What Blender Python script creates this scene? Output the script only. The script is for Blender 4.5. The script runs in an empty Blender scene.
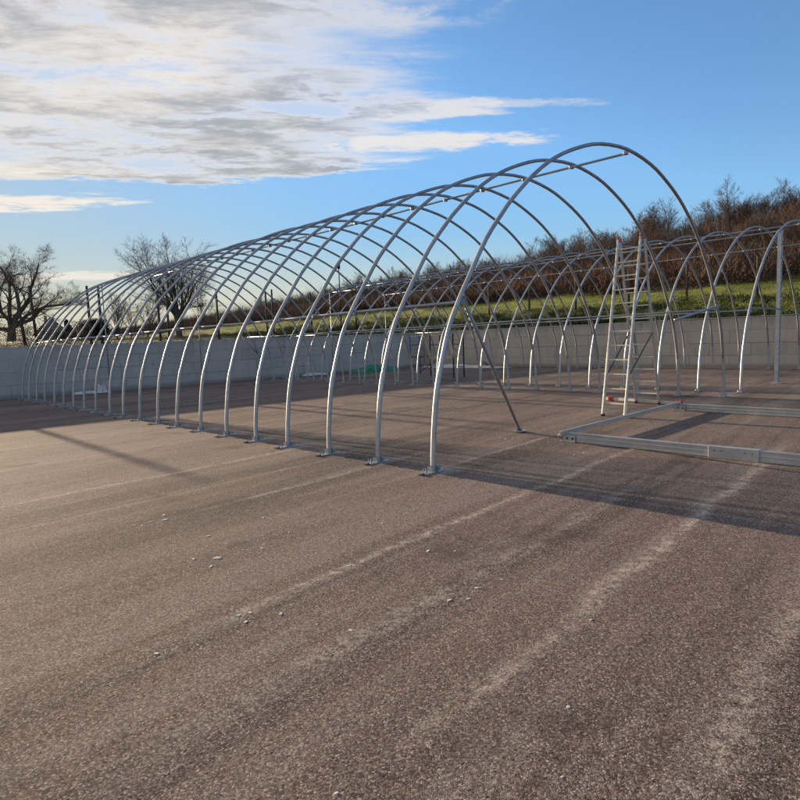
import bpy, math, random
import numpy as np
from mathutils import Vector, Matrix
R = math.radians
sc = bpy.context.scene
COL = sc.collection

# ------------------------------------------------------------------ camera
CAMH = 1.6
yaw, pitch, roll = R(43.7), math.atan(60.5*math.cos(.0375)/600), math.atan(.0375)
f = Vector((math.sin(yaw)*math.cos(pitch), math.cos(yaw)*math.cos(pitch), -math.sin(pitch)))
r = Vector((math.cos(yaw), -math.sin(yaw), 0)); u = r.cross(f)
r2 = math.cos(roll)*r - math.sin(roll)*u; u2 = math.sin(roll)*r + math.cos(roll)*u
cd = bpy.data.cameras.new('camera'); cam = bpy.data.objects.new('camera', cd); COL.objects.link(cam)
M = Matrix((r2, u2, -f)).transposed().to_4x4(); M.translation = (0, 0, CAMH)
cam.matrix_world = M
cd.sensor_width = 36; cd.lens = 27; cd.shift_y = .0025; cd.clip_start = .05; cd.clip_end = 5000
sc.camera = cam
sc.render.resolution_x = sc.render.resolution_y = 1024

# ------------------------------------------------------------------ light
SUN_EL = 9.5; SUN_AZ = 0.0
sd = bpy.data.lights.new('sun', 'SUN'); sun = bpy.data.objects.new('sun', sd); COL.objects.link(sun)
sd.energy = 5.0; sd.angle = R(.5); sd.color = (1.0, .77, .53)
sdir = Vector((math.sin(R(SUN_AZ))*math.cos(R(SUN_EL)), math.cos(R(SUN_AZ))*math.cos(R(SUN_EL)), math.sin(R(SUN_EL))))
sun.rotation_euler = sdir.to_track_quat('Z', 'Y').to_euler()
sc.view_settings.view_transform = 'Standard'; sc.view_settings.look = 'None'
sc.view_settings.gamma = 1; sc.view_settings.use_curve_mapping = False
sc.view_settings.exposure = 1.1

# ------------------------------------------------------------------ node helper
class NT:
    def __init__(s, nt): s.nt = nt
    def n(s, t, ins=None, **kw):
        nd = s.nt.nodes.new(t)
        for k, v in kw.items(): setattr(nd, k, v)
        for k, v in (ins or {}).items(): s.put(nd.inputs[k], v)
        return nd
    def put(s, sock, v):
        if isinstance(v, bpy.types.NodeSocket): s.nt.links.new(v, sock)
        elif isinstance(v, bpy.types.Node): s.nt.links.new(v.outputs[0], sock)
        else:
            if hasattr(sock.default_value, '__len__') and len(sock.default_value) == 4 and len(v) == 3: v = (*v, 1)
            sock.default_value = v
    def m(s, op, a, b=0.0, c=0.0, clamp=False):
        nd = s.nt.nodes.new('ShaderNodeMath'); nd.operation = op; nd.use_clamp = clamp
        s.put(nd.inputs[0], a); s.put(nd.inputs[1], b); s.put(nd.inputs[2], c); return nd.outputs[0]
    def step(s, x, a, b, lo=0.0, hi=1.0):
        nd = s.n('ShaderNodeMapRange', interpolation_type='SMOOTHSTEP')
        for i, v in enumerate((x, a, b, lo, hi)): s.put(nd.inputs[i], v)
        return nd.outputs[0]
    def noise(s, vec, scale, detail=3, rough=.5, dist=0.0):
        nd = s.n('ShaderNodeTexNoise', {'Vector': vec, 'Scale': scale, 'Detail': detail, 'Roughness': rough, 'Distortion': dist})
        return nd.outputs['Fac']
    def mix(s, fac, a, b, mode='MIX'):
        nd = s.nt.nodes.new('ShaderNodeMix'); nd.data_type = 'RGBA'; nd.blend_type = mode
        s.put(nd.inputs[0], fac); s.put(nd.inputs[6], a); s.put(nd.inputs[7], b); return nd.outputs[2]
    def comb(s, x, y, z=0.0):
        return s.n('ShaderNodeCombineXYZ', {0: x, 1: y, 2: z}).outputs[0]

# ------------------------------------------------------------------ sky
world = bpy.data.worlds.new('World'); sc.world = world; world.use_nodes = True
world.node_tree.nodes.clear(); T = NT(world.node_tree)
out = T.n('ShaderNodeOutputWorld')
sky = T.n('ShaderNodeTexSky', sky_type='NISHITA'); sky.sun_disc = False
sky.sun_elevation = R(SUN_EL); sky.sun_rotation = R(SUN_AZ)
sky.altitude = 100; sky.air_density = 1.0; sky.dust_density = .12; sky.ozone_density = 3.6
tc = T.n('ShaderNodeTexCoord'); sep = T.n('ShaderNodeSeparateXYZ', {0: tc.outputs['Generated']})
dx, dy, dz = sep.outputs
zz = T.m('MAXIMUM', dz, .03)
ch, sh_ = math.cos(yaw), math.sin(yaw)
V = T.m('DIVIDE', T.m('ADD', T.m('MULTIPLY', dx, sh_), T.m('MULTIPLY', dy, ch)), zz)
W = T.m('DIVIDE', T.m('SUBTRACT', T.m('MULTIPLY', dx, ch), T.m('MULTIPLY', dy, sh_)), zz)
# cloud deck coordinates: streaks run along W
skew = T.m('ADD', V, T.m('MULTIPLY', W, -.10))
p1 = T.comb(T.m('MULTIPLY', W, .55), T.m('MULTIPLY', skew, 2.0), 3.1)
n1 = T.noise(p1, 1.0, 6, .62, .3)
p2 = T.comb(T.m('MULTIPLY', W, 2.0), T.m('MULTIPLY', skew, 3.6), 8.4)
n2 = T.noise(p2, 1.25, 9, .68, .25)
p3 = T.comb(T.m('MULTIPLY', W, .8), T.m('MULTIPLY', V, .9), 1.7)
n3 = T.noise(p3, 1.0, 3, .5)
wq = T.m('DIVIDE', T.m('ADD', W, .85), .9)
bulge = T.m('MULTIPLY', T.m('EXPONENT', T.m('MULTIPLY', T.m('MULTIPLY', wq, wq), -1.0)), .42)
edge = T.m('ADD', T.m('ADD', 3.36, bulge), T.m('ADD', T.m('MULTIPLY', T.m('SUBTRACT', n1, .5), .75), T.m('MULTIPLY', T.m('SUBTRACT', n2, .5), .7)))      # lower edge of the deck
bot = T.step(V, T.m('SUBTRACT', edge, .10), T.m('ADD', edge, .06), 1.0, 0.0)
wr = T.m('ADD', W, T.m('MULTIPLY', T.m('SUBTRACT', n1, .5), 2.2))
rgt = T.step(wr, -.45, .55, 1.0, 0.0)
tex = T.step(T.m('ADD', T.m('MULTIPLY', n2, .6), T.m('MULTIPLY', n1, .4)), .40, .55)
deck = T.m('MULTIPLY', T.m('MULTIPLY', bot, rgt), T.m('ADD', .45, T.m('MULTIPLY', tex, .55)), clamp=True)
deck = T.m('MULTIPLY', deck, T.step(T.m('ADD', rgt, T.m('MULTIPLY', tex, .6)), .35, 1.0))
# small low streaks towards the sun side
def streak(v0, dv, w0, dw, thr):
    a = T.m('DIVIDE', T.m('SUBTRACT', V, v0), dv); b = T.m('DIVIDE', T.m('SUBTRACT', W, w0), dw)
    q = T.m('ADD', T.m('MULTIPLY', a, a), T.m('MULTIPLY', b, b))
    return T.step(T.m('ADD', q, T.m('MULTIPLY', T.m('SUBTRACT', n2, .5), -7.5)), thr-.3, thr+1.3, 1.0, 0.0)
s1 = streak(4.08, .22, -2.75, .75, .55)
s2 = T.m('MULTIPLY', streak(8.0, .42, -4.3, 1.5, .5), .8)
s3 = T.m('MAXIMUM', T.m('MULTIPLY', streak(2.74, .11, .12, .34, .5), .75), T.m('MULTIPLY', streak(3.16, .14, .12, .52, .6), .85))
s3 = T.m('MAXIMUM', s3, T.m('MULTIPLY', streak(2.70, .05, .70, .30, .1), .45))
cl = T.m('MAXIMUM', T.m('MAXIMUM', deck, s1), T.m('MAXIMUM', s2, s3), clamp=True)
shade = T.step(T.m('ADD', T.m('MULTIPLY', n2, .6), T.m('MULTIPLY', n3, .4)), .40, .62)
thin = T.step(deck, .55, .98)
ccol = T.mix(T.m('MULTIPLY', T.m('MULTIPLY', shade, thin), .9), (3.75, 3.4, 3.0), (1.35, 1.42, 1.55))
# pale warm veil of thin haze low over the horizon on the sun's side
hz = T.m('MULTIPLY', T.step(dz, .0, .19, 1.0, 0.0), T.step(dy, -.2, 1.0))
lum = T.n('ShaderNodeVectorMath', {0: sky.outputs[0], 1: (.3, .5, .2)}, operation='DOT_PRODUCT').outputs['Value']
k_ = T.m('DIVIDE', 1.0, T.m('ADD', 1.0, T.m('MULTIPLY', T.m('MAXIMUM', T.m('SUBTRACT', lum, 2.0), 0.0), .40)))
skn = T.n('ShaderNodeVectorMath', {0: sky.outputs[0], 'Scale': k_}, operation='SCALE').outputs[0]
side = T.m('MULTIPLY', T.step(W, .3, -2.6), T.step(dz, .55, .1))
skn = T.mix(T.m('MULTIPLY', side, .42), skn, (2.15, 2.45, 2.4))
skyc = T.mix(T.m('MULTIPLY', hz, .85), skn, (3.1, 2.8, 2.05))
final = T.mix(T.m('MULTIPLY', cl, .92), skyc, ccol)
bg = T.n('ShaderNodeBackground', {'Color': final, 'Strength': .12})
T.nt.links.new(bg.outputs[0], out.inputs[0])

# ------------------------------------------------------------------ materials
def mat(name, col, rough=.7, metal=0.0, var=.15, scale=8.0, bump=0.0, bscale=40.0, spec=.5, coord='Object', var_col=None):
    m = bpy.data.materials.new(name); m.use_nodes = True; t = NT(m.node_tree)
    b = m.node_tree.nodes['Principled BSDF']; c = t.n('ShaderNodeTexCoord').outputs[coord]
    nz = t.noise(c, scale, 5, .6)
    lo = tuple(x*(1-var) for x in col); hi = var_col or tuple(min(1, x*(1+var)) for x in col)
    t.put(b.inputs['Base Color'], t.mix(t.step(nz, .3, .7), lo, hi))
    b.inputs['Metallic'].default_value = metal
    t.put(b.inputs['Roughness'], t.step(t.noise(c, scale*2.3, 3), .3, .7, max(0, rough-.08), min(1, rough+.1)))
    b.inputs['Specular IOR Level'].default_value = spec
    if bump:
        bp = t.n('ShaderNodeBump', {'Strength': 1.0, 'Distance': bump, 'Height': t.noise(c, bscale, 4, .6)})
        t.put(b.inputs['Normal'], bp)
    return m

def asphalt():
    m = bpy.data.materials.new('asphalt'); m.use_nodes = True; t = NT(m.node_tree)
    b = m.node_tree.nodes['Principled BSDF']
    pos = t.n('ShaderNodeNewGeometry').outputs['Position']
    s = t.n('ShaderNodeSeparateXYZ', {0: pos}); X, Y, _ = s.outputs
    big = t.noise(pos, .35, 4, .6); mid = t.noise(pos, 2.2, 5, .65); fine = t.noise(pos, 26, 3, .7)
    # laying lanes run across the yard, slightly skewed
    yk = t.m('ADD', Y, t.m('MULTIPLY', X, -.075))
    lane = t.noise(t.comb(t.m('MULTIPLY', X, .10), t.m('MULTIPLY', yk, 1.25), 2.0), 1.0, 5, .62)
    lane2 = t.noise(t.comb(t.m('MULTIPLY', X, .35), t.m('MULTIPLY', yk, 5.5), 7.0), 1.0, 4, .6)
    col = t.mix(t.step(big, .38, .62), (.162, .114, .094), (.220, .158, .130))
    col = t.mix(t.m('MULTIPLY', t.step(lane, .50, .40), .85), col, (.060, .045, .041))
    col = t.mix(t.m('MULTIPLY', t.step(lane, .52, .62), .75), col, (.32, .26, .22))
    col = t.mix(t.m('MULTIPLY', t.step(lane2, .52, .64), .55), col, (.32, .26, .22))
    col = t.mix(t.m('MULTIPLY', t.step(mid, .55, .75), .25), col, (.125, .082, .074))
    # pale dust round the tube feet
    for xr, wd in ((5.24, .22), (15.4, .25), (16.6, .28)):
        q = t.m('DIVIDE', t.m('SUBTRACT', X, xr+.16), wd)
        yy = t.m('DIVIDE', t.m('SUBTRACT', t.m('FRACT', t.m('ADD', t.m('DIVIDE', t.m('SUBTRACT', Y, 4.94), 1.038), .5)), .5), .17)
        g = t.m('EXPONENT', t.m('MULTIPLY', t.m('ADD', t.m('MULTIPLY', q, q), t.m('MULTIPLY', yy, yy)), -1.0))
        g = t.m('MULTIPLY', t.m('MULTIPLY', g, t.step(Y, 4.3, 4.5)), t.step(mid, .42, .6))
        col = t.mix(t.m('MULTIPLY', g, .95), col, (.75, .73, .69))
    # aggregate
    wp = t.n('ShaderNodeVectorMath', {0: pos, 1: t.n('ShaderNodeVectorMath', {0: t.n('ShaderNodeTexNoise', {'Vector': pos, 'Scale': 60.0, 'Detail': 2.0}).outputs['Color'], 'Scale': .008}, operation='SCALE').outputs[0]}, operation='ADD').outputs[0]
    vo = t.n('ShaderNodeTexVoronoi', {'Vector': wp, 'Scale': 135.0, 'Randomness': 1.0}, feature='F1')
    ve = t.n('ShaderNodeTexVoronoi', {'Vector': wp, 'Scale': 135.0, 'Randomness': 1.0}, feature='DISTANCE_TO_EDGE')
    st1 = t.n('ShaderNodeSeparateColor', {0: vo.outputs['Color']}).outputs[0]
    vb = t.n('ShaderNodeTexVoronoi', {'Vector': pos, 'Scale': 60.0, 'Randomness': 1.0}, feature='F1')
    sb = t.n('ShaderNodeSeparateColor', {0: vb.outputs['Color']}).outputs[0]
    pit = t.m('MULTIPLY', t.step(vb.outputs['Distance'], .55, .2), t.step(sb, .18, .06))      # lost stones
    col = t.mix(t.step(st1, .0, 1.0, .0, .9), t.mix(.62, col, (.022, .016, .014)), t.mix(.36, col, (.48, .385, .32)))
    col = t.mix(t.m('MULTIPLY', t.step(st1, .86, .97), .6), col, (.52, .46, .39))
    col = t.mix(t.m('MULTIPLY', t.step(ve.outputs['Distance'], .10, .0), .6), col, (.030, .024, .022))
    near = t.m('MULTIPLY', t.step(vb.outputs['Distance'], .45, .2), t.step(sb, .94, .98))
    col = t.mix(t.m('MULTIPLY', near, .7), col, (.50, .44, .38))
    col = t.mix(t.m('MULTIPLY', pit, .75), col, (.022, .019, .018))
    crack = t.n('ShaderNodeTexVoronoi', {'Vector': t.n('ShaderNodeVectorMath', {0: pos, 1: t.n('ShaderNodeVectorMath', {0: t.n('ShaderNodeTexNoise', {'Vector': pos, 'Scale': 3.0, 'Detail': 4.0}).outputs['Color'], 'Scale': .5}, operation='SCALE').outputs[0]}, operation='ADD').outputs[0], 'Scale': .42}, feature='DISTANCE_TO_EDGE').outputs['Distance']
    col = t.mix(t.m('MULTIPLY', t.m('MULTIPLY', t.step(crack, .006, .001), t.step(mid, .45, .6)), .5), col, (.04, .034, .03))
    # pale seams
    wob = t.m('MULTIPLY', t.m('SUBTRACT', t.noise(pos, .8, 4), .5), .22)
    seams = None
    for y0, wd, st, x0, x1 in ((7.42, .055, .8, -9, 5.6), (3.12, .06, .95, 1.6, 8), (1.50, .085, .75, 1.8, 9), (4.62, .035, .75, 5.2, 8.4),
                        (5.45, .04, .5, 2.5, 6.5), (2.30, .10, .45, 1, 6), (9.8, .05, .45, -3, 14), (11.9, .06, .45, -2, 15), (6.3, .03, .35, -3, 5),(.55,.12,.5,1,6), (17.6,.06,.6,5.6,30)):
        q = t.m('DIVIDE', t.m('SUBTRACT', t.m('ADD', yk, wob), y0), wd)
        g = t.m('MULTIPLY', t.m('EXPONENT', t.m('MULTIPLY', t.m('MULTIPLY', q, q), -1.6)), min(1, st*1.3))
        g = t.m('MULTIPLY', g, t.m('MULTIPLY', t.step(X, x0-.6, x0+.6), t.step(X, x1-.6, x1+.6, 1.0, 0.0)))
        seams = g if seams is None else t.m('MAXIMUM', seams, g)
    seams = t.m('MULTIPLY', seams, t.m('MULTIPLY', t.step(mid, .30, .55), t.step(t.noise(pos, 14, 4, .7), .36, .60)))
    col = t.mix(t.m('MULTIPLY', seams, t.step(st1, .1, .8, .35, 1.0)), col, (.54, .46, .39))
    t.put(b.inputs['Base Color'], col)
    b.inputs['Roughness'].default_value = .95
    b.inputs['Specular IOR Level'].default_value = .12
    damp = t.m('MULTIPLY', t.step(t.noise(pos, .55, 5, .65), .56, .66), .45)
    col = t.mix(damp, col, (.045, .036, .033)); t.put(b.inputs['Base Color'], col)
    h = t.m('SUBTRACT', t.m('ADD', t.m('MULTIPLY', t.step(ve.outputs['Distance'], .0, .25), t.m('ADD', .35, t.m('MULTIPLY', st1, .5))), t.m('MULTIPLY', fine, .3)), t.m('MULTIPLY', pit, .8))
    t.put(b.inputs['Normal'], t.n('ShaderNodeBump', {'Strength': .55, 'Distance': .0035, 'Height': h}))
    return m

def galv(name, base=(.60, .62, .66), rough=.34, metal=.85, spangle=30.0):
    m = bpy.data.materials.new(name); m.use_nodes = True; t = NT(m.node_tree)
    b = m.node_tree.nodes['Principled BSDF']; c = t.n('ShaderNodeNewGeometry').outputs['Position']
    n = t.noise(c, 3.0, 5, .65); vo = t.n('ShaderNodeTexVoronoi', {'Vector': c, 'Scale': spangle})
    sp = t.n('ShaderNodeSeparateColor', {0: vo.outputs['Color']}).outputs[0]
    col = t.mix(t.step(n, .35, .7), tuple(x*.78 for x in base), base)
    col = t.mix(t.m('MULTIPLY', sp, .25), col, tuple(x*.62 for x in base))
    t.put(b.inputs['Base Color'], col); b.inputs['Metallic'].default_value = metal
    t.put(b.inputs['Roughness'], t.m('ADD', t.m('MULTIPLY', sp, .12), t.m('ADD', t.m('MULTIPLY', n, .16), rough-.12)))
    return m

def concrete():
    m = bpy.data.materials.new('concrete'); m.use_nodes = True; t = NT(m.node_tree)
    b = m.node_tree.nodes['Principled BSDF']; c = t.n('ShaderNodeNewGeometry').outputs['Position']
    n = t.noise(c, 1.1, 6, .65); g = t.noise(c, 14, 4, .7)
    st = t.noise(t.n('ShaderNodeMapping', {'Vector': c, 'Scale': (2.2, 2.2, .5)}).outputs[0], 1.5, 4, .6)
    col = t.mix(t.step(n, .3, .7), (.43, .385, .335), (.50, .45, .395))
    at = t.n('ShaderNodeAttribute', attribute_name='tone')
    col = t.mix(t.m('MULTIPLY', at.outputs['Fac'], .22), col, (.24, .225, .205))
    zz_ = t.n('ShaderNodeSeparateXYZ', {0: c}).outputs[2]
    col = t.mix(t.m('MULTIPLY', t.step(t.m('SUBTRACT', zz_, t.m('MULTIPLY', g, .16)), .16, -.04), .6), col, (.15, .135, .115))
    col = t.mix(t.m('MULTIPLY', t.step(t.m('ADD', t.m('SUBTRACT', zz_, 2.1), t.m('MULTIPLY', st, .9)), .05, .5), .45), col, (.17, .165, .14))
    col = t.mix(t.m('MULTIPLY', t.step(st, .55, .75), .4), col, (.20, .19, .18))
    col = t.mix(t.m('MULTIPLY', t.step(g, .62, .72), .35), col, (.18, .175, .17))
    t.put(b.inputs['Base Color'], col); b.inputs['Roughness'].default_value = .9
    t.put(b.inputs['Normal'], t.n('ShaderNodeBump', {'Strength': .6, 'Distance': .01, 'Height': t.m('ADD', g, n)}))
    return m

def foliage(name, c0, c1, scale=.6, rough=.8, trans=0.0, c2=None):
    m = bpy.data.materials.new(name); m.use_nodes = True; t = NT(m.node_tree)
    b = m.node_tree.nodes['Principled BSDF']; c = t.n('ShaderNodeNewGeometry').outputs['Position']
    col = t.mix(t.step(t.noise(c, scale, 4, .6), .35, .65), c0, c1)
    if c2: col = t.mix(t.step(t.noise(c, scale*.23, 3, .6), .45, .6), col, c2)
    col = t.mix(t.m('MULTIPLY', t.step(t.noise(c, scale*9, 2), .4, .7), .4), col, tuple(x*.5 for x in c0))
    t.put(b.inputs['Base Color'], col); b.inputs['Roughness'].default_value = rough
    b.inputs['Specular IOR Level'].default_value = .2
    return m

M_ASPH = asphalt(); M_GALV = galv('galvanised_steel', (.40, .415, .44), .44, .72); M_GALVB = galv('bright_galvanised_steel', (.50, .505, .51), .50, .62, 18)
M_ALU = galv('aluminium', (.66, .62, .56), .42, .6, 60); M_CONC = concrete()
M_POST = galv('hot_dip_zinc', (.55, .56, .58), .45, .6, 22)
M_RED = mat('red_plastic', (.42, .06, .035), .45, var=.1)
M_BLACK = mat('black_rubber', (.02, .02, .022), .7)
M_STRAP = mat('dark_strap', (.03, .03, .035), .7)
M_DARKM = mat('dark_steel', (.014, .014, .015), .95, 0)
M_BLUEM = mat('blue_painted_steel', (.04, .09, .25), .5)
M_WOODP = mat('weathered_post_wood', (.055, .042, .032), .9, var=.4, scale=3)
M_BARK = foliage('bark', (.085, .068, .055), (.13, .105, .085), 1.5, .95)
M_TWIG = foliage('twigs', (.12, .092, .075), (.18, .14, .112), .8, .95)
M_TWIGR = foliage('reddish_twigs', (.11, .072, .052), (.16, .10, .072), .4, .95, c2=(.09, .07, .058))
M_BRUSH = foliage('brown_brush', (.125, .078, .053), (.215, .120, .077), .12, .95, c2=(.12, .088, .066))
M_BRUSHD = foliage('dark_brush', (.040, .026, .018), (.075, .043, .026), .2, .95)
M_HILL = foliage('hill_earth', (.05, .034, .022), (.08, .05, .032), .2, .95)
M_GRASS = foliage('grass_turf', (.13, .15, .024), (.26, .26, .04), .25, .9, c2=(.08, .10, .022))
M_DRY = foliage('dry_verge', (.10, .085, .045), (.17, .15, .07), .3, .9)
M_BLADE = foliage('grass_blades', (.15, .17, .026), (.31, .30, .05), .3, .9, c2=(.09, .11, .022))
M_LEAF = foliage('bramble_leaves', (.022, .035, .010), (.05, .065, .018), .8, .8)
M_LEAFD = foliage('evergreen_leaves', (.020, .024, .012), (.038, .042, .020), .6, .8)
M_TARP = mat('green_tarpaulin', (.012, .17, .085), .45, var=.3, scale=4, bump=.01, bscale=12)
M_WHITE = mat('white_plastic_sheet', (.50, .49, .46), .6, var=.15, scale=5, bump=.006, bscale=14)
M_CHIP = mat('pale_chip', (.62, .58, .50), .8, var=.2)
M_ROOF = mat('slate_roof', (.16, .18, .21), .6, var=.2, scale=2)
M_RENDER = mat('rendered_wall', (.30, .28, .26), .85, var=.1)
M_GLASS = mat('window_glass', (.03, .035, .04), .12)
M_BARN = mat('dark_boarding', (.045, .036, .030), .85, var=.3, scale=.8)
M_BARNR = mat('dark_sheet_roof', (.06, .053, .05), .6, .2, var=.3, scale=.5)
M_CHOCK = mat('yellow_timber', (.16, .135, .085), .8, var=.3)

# ------------------------------------------------------------------ mesh helpers
class MB:
    def __init__(s): s.v = []; s.f = []
    def add(s, vs, fs):
        o = len(s.v); s.v += [tuple(p) for p in vs]; s.f += [tuple(i+o for i in q) for q in fs]
    def box(s, lo, hi, M=None):
        (a, b, c), (d, e, g) = lo, hi
        vs = [Vector(p) for p in ((a,b,c),(d,b,c),(d,e,c),(a,e,c),(a,b,g),(d,b,g),(d,e,g),(a,e,g))]
        if M: vs = [M @ p for p in vs]
        s.add(vs, [(0,3,2,1),(4,5,6,7),(0,1,5,4),(1,2,6,5),(2,3,7,6),(3,0,4,7)])
    def bar(s, p, q, w, h, up=(0,0,1), prof=None):
        """straight bar from p to q, section w (side) by h (up), or any profile polygon"""
        p, q = Vector(p), Vector(q); d = (q-p).normalized(); up = Vector(up)
        sd_ = d.cross(up)
        if sd_.length < 1e-4: sd_ = d.cross(Vector((1,0,0)))
        sd_.normalize(); up = sd_.cross(d)
        prof = prof or [(-w/2,-h/2),(w/2,-h/2),(w/2,h/2),(-w/2,h/2)]
        n = len(prof)
        vs = [e + sd_*a + up*b for e in (p, q) for a, b in prof]
        s.add(vs, [(i, (i+1) % n, n+(i+1) % n, n+i) for i in range(n)] + [tuple(range(n))[::-1], tuple(range(n, 2*n))])
    def tube(s, pts, rad, n=10, flat=1.0, up=(0,1,0), caps=True):
        pts = [Vector(p) for p in pts]; L = len(pts)
        rr = rad if hasattr(rad, '__len__') else [rad]*L
        vs = []
        for i, p in enumerate(pts):
            d = (pts[min(i+1, L-1)] - pts[max(i-1, 0)]).normalized()
            a = d.cross(Vector(up))
            if a.length < 1e-3: a = d.cross(Vector((1, .2, 0)))
            a.normalize(); b = a.cross(d)
            for k in range(n):
                t = 2*math.pi*k/n; vs.append(p + a*math.cos(t)*rr[i] + b*math.sin(t)*rr[i]*flat)
        fs = [(i*n+k, i*n+(k+1) % n, (i+1)*n+(k+1) % n, (i+1)*n+k) for i in range(L-1) for k in range(n)]
        if caps: fs += [tuple(range(n))[::-1], tuple(range((L-1)*n, L*n))]
        s.add(vs, fs)
    def build(s, name, m, parent=None, smooth=False, origin=None, bevel=0):
        me = bpy.data.meshes.new(name)
        vs = s.v
        if origin is not None: vs = [(a-origin[0], b-origin[1], c-origin[2]) for a, b, c in vs]
        me.from_pydata(vs, [], s.f); me.update()
        me.materials.append(m)
        if smooth:
            me.polygons.foreach_set('use_smooth', [True]*len(me.polygons))
        o = bpy.data.objects.new(name, me); COL.objects.link(o)
        if origin is not None: o.location = origin
        if parent: o.parent = parent
        if bevel:
            b = o.modifiers.new('b', 'BEVEL'); b.width = bevel; b.segments = 2; b.limit_method = 'ANGLE'
        return o

def tag(o, label=None, cat=None, group=None, kind=None):
    if label: o['label'] = label
    if cat: o['category'] = cat
    if group: o['group'] = group
    if kind: o['kind'] = kind
    return o
def empty(name, loc=(0,0,0)):
    o = bpy.data.objects.new(name, None); COL.objects.link(o); o.location = loc; return o
def tris(name, V_, m, parent=None):
    """fast triangle soup: V_ is (n,3,3)"""
    V_ = np.asarray(V_, dtype=np.float32).reshape(-1, 3); n = len(V_)//3
    me = bpy.data.meshes.new(name); me.vertices.add(n*3); me.vertices.foreach_set('co', V_.ravel())
    me.loops.add(n*3); me.loops.foreach_set('vertex_index', np.arange(n*3, dtype=np.int32))
    me.polygons.add(n); me.polygons.foreach_set('loop_start', np.arange(0, n*3, 3, dtype=np.int32))
    me.update(calc_edges=True); me.validate(); me.materials.append(m)
    o = bpy.data.objects.new(name, me); COL.objects.link(o)
    if parent: o.parent = parent
    return o

# ------------------------------------------------------------------ ground and terrain
XW, YW = 27.3, 26.2
def lerp(x, xs, ys): return np.interp(x, xs, ys)
def terrain(x, y):
    P = lerp(x, [27.9, 41, 50, 60, 72, 85, 110, 200, 400], [1.85, 3.35, 4.8, 7.1, 10.1, 12.5, 13.4, 14.0, 14])
    fy = lerp(y, [-400, 28, 64, 89, 112, 150, 500], [1, 1, .68, .60, .46, .2, 0])
    P = np.where(P > 4.8, 4.8 + (P-4.8)*fy, P)
    P = P + np.clip(x-28, 0, 22)/22*np.clip(y, 0, 90)*.010
    B = 1.65 + np.clip(y-26.8, 0, 26)*.04
    B = B - np.clip(y-150, 0, 400)*.006
    h = np.maximum(P*(x > 27.8), B)
    h = np.where((y > 26.5) & (x <= 27.8), B, h)
    h = h + .12*np.sin(x*.9+1.3*np.sin(y*.3))*np.sin(y*.7) * ((x > 29) | (y > 28))
    return np.where((x < 27.7) & (y < 26.6), -.35, h)
def hz_(x, y): return float(terrain(np.float64(x), np.float64(y)))
xs = np.unique(np.concatenate([[-900, -500, -300, -200], np.arange(-120, 27, 4), [27.5, 27.65, 27.75, 28, 28.5, 29], np.arange(30, 110, 1.25), np.arange(112, 240, 6), [260, 300, 400, 600, 900]]))
ys = np.unique(np.concatenate([[-900, -500, -300, -200, -120], np.arange(-60, 26, 2), [26.4, 26.55, 26.65, 27, 27.5], np.arange(28, 130, 2), np.arange(134, 300, 8), [320, 400, 600, 900, 1500]]))
gx, gy = np.meshgrid(xs, ys, indexing='ij'); gz = terrain(gx, gy)
vs = np.stack([gx, gy, gz], -1).reshape(-1, 3); ny = len(ys)
fs = [(i*ny+j, (i+1)*ny+j, (i+1)*ny+j+1, i*ny+j+1) for i in range(len(xs)-1) for j in range(ny-1)]
me = bpy.data.meshes.new('hillside'); me.from_pydata(vs.tolist(), [], fs); me.update()
me.materials.append(M_GRASS); me.materials.append(M_HILL); me.materials.append(M_DRY)
cx = vs[:, 0].reshape(len(xs), ny); cy = vs[:, 1].reshape(len(xs), ny)
mi = [(1 if (xs[i] > 49.5 + 1.2*math.sin(ys[j]*.25)-min(60, max(0, ys[j]-40))*.09) else (2 if xs[i] < 30 else 0)) for i in range(len(xs)-1) for j in range(ny-1)]
me.polygons.foreach_set('material_index', mi); me.polygons.foreach_set('use_smooth', [True]*len(fs))
hill = bpy.data.objects.new('hillside', me); COL.objects.link(hill); tag(hill, kind='structure')

g = MB(); g.add([(-60, -60, 0), (XW+.3, -60, 0), (XW+.3, YW+.3, 0), (-60, YW+.3, 0)], [(0, 1, 2, 3)])
tag(g.build('asphalt_yard', M_ASPH), kind='structure')

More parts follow.
